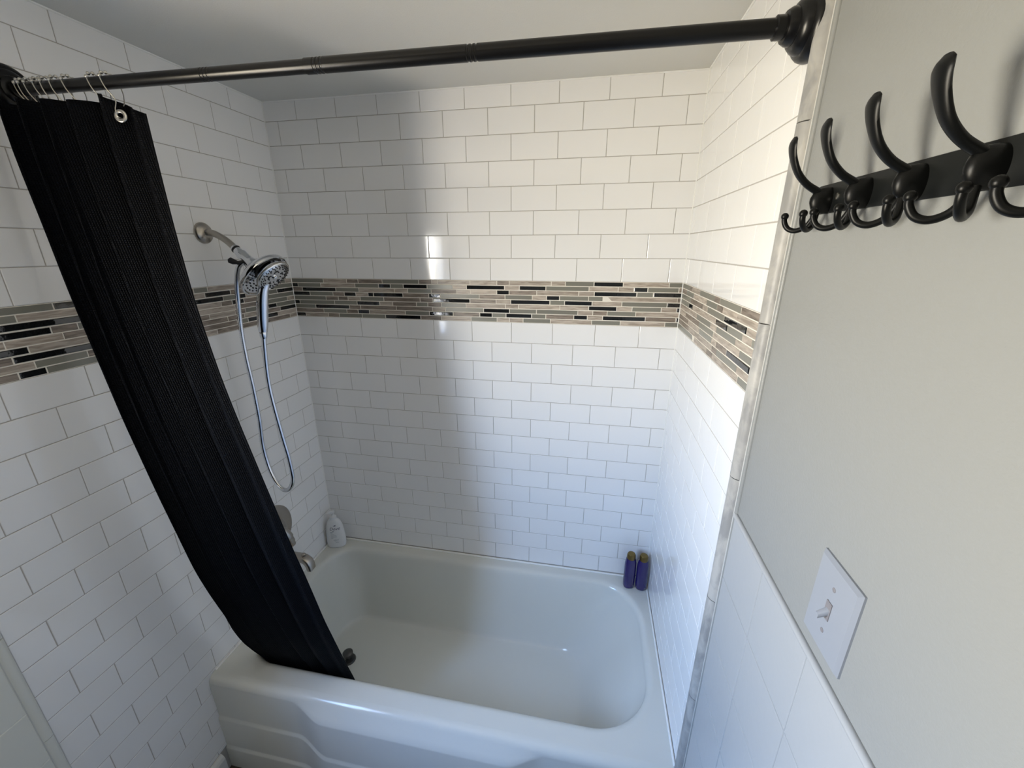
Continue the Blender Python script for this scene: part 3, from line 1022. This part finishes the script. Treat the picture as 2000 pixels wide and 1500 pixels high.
for z, a, b, t in ((.086, -.014, -.004, .0032), (.0775, -.014, .004, .0010), (.070, -.014, .012, .0016), (.0635, -.014, .013, .0018), (.057, -.014, -.004, .0010), (.050, .0, .020, .0010), (.045, -.004, .020, .0010), (.040, .0, .016, .0010), (.033, .004, .020, .0012)):
    n = 6
    for k in range(n):
        xa, xb = lerp(a, b, k / n), lerp(a, b, (k + 1) / n)
        lines.append([(xa, z), (xb, z), (xb, z + t), (xa, z + t)])
flat_shape('small_print', lines, M_INK2, wb)['kind'] = 'stuff'

def purple(loc, rot, label):
    o = sbottle('shampoo_bottle', loc, rot, [(0, .017), (.003, .0205), (.010, .0225), (.030, .0235), (.100, .0235), (.125, .0225), (.140, .0200), (.146, .0185)], 0.85, M_PURPLE, pw=2.2)
    cap = lathe('bottle_cap', [(0, .0165), (.003, .0178), (.018, .0170), (.024, .0140), (.026, .0)], Vector((0, 0, .1445)), (0, 0, 1), M_GOLD, o, 30)
    cap['label'] = 'gold cap'
    tag(o, label, 'bottle', 'violet bottles in the back right corner of the tub')
    return o
purple((1.408, -0.058, ZD + .0005), 0.2, 'left one of two violet gold-capped bottles in the back right tub corner')
purple((1.4575, -0.060, ZD + .0005), -0.1, 'right one of two violet gold-capped bottles, against the right tiled wall')

# ------------------------------------------------------------------ coat rack
yk = [-0.845 - 0.0805 * k for k in range(5)]
rack = empty('coat_rack', (W - 0.001, -1.0, 1.84))
tag(rack, 'black wall-mounted coat rack with five triple hooks', 'coat rack')
ro = rack.location
box('rack_plate', Vector((W - 0.0045, -1.215, 1.8215)) - ro, Vector((W - 0.001, -0.812, 1.8575)) - ro, M_RACK, rack, bevel=0.0008, segs=1)
def make_hook(y):
    h = None
    # base dome
    bm = bmesh.new()
    add_lathe(bm, [(0, .0145), (.006, .0148), (.014, .0135), (.020, .0095), (.023, .003)], (0, 0, 0), (-1, 0, 0), 24)
    for v in bm.verts:
        v.co.z *= 1.1
        v.co.y *= 0.60
    bmesh.ops.translate(bm, verts=bm.verts, vec=Vector((W - 0.004, y, 1.8370)) - ro)
    h = autosmooth(obj('hook', bm, M_BLACK, rack), 40)
    # upper arm: sweeps out and up, spoon-shaped tip
    P = [(-.010, 0, 1.843), (-.022, 0, 1.849), (-.036, 0, 1.858), (-.048, 0, 1.871), (-.0565, 0, 1.888), (-.0600, 0, 1.902), (-.0590, 0, 1.912)]
    pts = spline([Vector((W + a, y, z)) - ro for a, _, z in P], 6)
    n = len(pts)
    rad, flt = [], []
    for i in range(n):
        t = i / (n - 1)
        w = interp([(0, .0055), (.3, .0050), (.6, .0078), (.85, .0105), (.95, .0090), (1, .0045)], t)
        th = interp([(0, .0050), (.3, .0042), (.6, .0034), (.9, .0028), (1, .0015)], t)
        rad.append(1.0); flt.append((w, th))
    arm = bmesh.new()
    rings = []
    for i, p in enumerate(pts):
        d = (pts[min(i + 1, n - 1)] - pts[max(i - 1, 0)]).normalized()
        vy_ = Vector((0, 1, 0)); nn = d.cross(vy_).normalized()
        rings.append([arm.verts.new(p + vy_ * math.cos(2 * PI * k / 14) * flt[i][0] + nn * math.sin(2 * PI * k / 14) * flt[i][1]) for k in range(14)])
    for a, b in zip(rings[:-1], rings[1:]):
        for k in range(14):
            arm.faces.new((a[k], a[(k + 1) % 14], b[(k + 1) % 14], b[k]))
    arm.faces.new(rings[0][::-1]); arm.faces.new(rings[-1])
    autosmooth(obj('upper_arm', arm, M_BLACK, h), 60)
    for s in (1, -1):
        Q = [(-.016, 0, 1.830), (-.018, s * .003, 1.817), (-.023, s * .010, 1.8055), (-.032, s * .019, 1.8005), (-.040, s * .027, 1.8035), (-.0445, s * .0312, 1.8120), (-.0450, s * .0320, 1.8195)]
        bm = bmesh.new()
        q = spline([Vector((W + a, y + b * (0.68 if s > 0 else 1.0), z)) - ro for a, b, z in Q], 6)
        add_tube(bm, q, [.0034] * len(q), 12)
        ball = bmesh.ops.create_uvsphere(bm, u_segments=14, v_segments=10, radius=.0048)['verts']
        bmesh.ops.translate(bm, verts=ball, vec=q[-1])
        autosmooth(obj('lower_prong', bm, M_BLACK, h), 60)
    return h
for y in yk:
    make_hook(y)
sc_ = lathe('screw', [(0, .0042), (.0010, .0040), (.0016, .0025), (.0016, .0)], Vector((W - .0045, -0.8630, 1.8400)) - ro, (-1, 0, 0), M_STEEL, rack, 16)
sc_['label'] = 'small silver screw'

# ------------------------------------------------------------------ light switch
sw = empty('light_switch', (W - 0.001, -1.059, 1.372))
tag(sw, 'white toggle light switch plate on the painted wall above the wainscot', 'light switch')
bm = bmesh.new()
hw_, hh_ = 0.0385, 0.0590
bk = [bm.verts.new((0, y, z)) for y, z in ((-hw_, -hh_), (hw_, -hh_), (hw_, hh_), (-hw_, hh_))]
m1 = [bm.verts.new((-0.0025, y, z)) for y, z in ((-hw_, -hh_), (hw_, -hh_), (hw_, hh_), (-hw_, hh_))]
q = 0.004
m2 = [bm.verts.new((-0.0062, y, z)) for y, z in ((-hw_ + q, -hh_ + q), (hw_ - q, -hh_ + q), (hw_ - q, hh_ - q), (-hw_ + q, hh_ - q))]
for r, s in ((bk, m1), (m1, m2)):
    for i in range(4):
        bm.faces.new((r[i], r[(i + 1) % 4], s[(i + 1) % 4], s[i]))
bm.faces.new(m2); bm.faces.new(bk[::-1])
obj('switch_plate', bm, M_SWITCH, sw)
box('toggle_slot', (-0.0072, -0.0052, -0.0120), (-0.0055, 0.0052, 0.0120), M_TOGGLE, sw)
prism('toggle', [((-.0060, 0, -.001), .0040, .0050, 0.0), ((-.0120, 0, -.005), .0036, .0042, 0.0), ((-.0170, 0, -.0085), .0032, .0034, 0.0)], M_SWITCH, sw, 12)
for z in (-0.0302, 0.0302):
    s_ = lathe('plate_screw', [(0, .0032), (.0008, .0028), (.0012, .001)], Vector((-0.0060, 0, z)), (-1, 0, 0), M_TOGGLE, sw, 12)
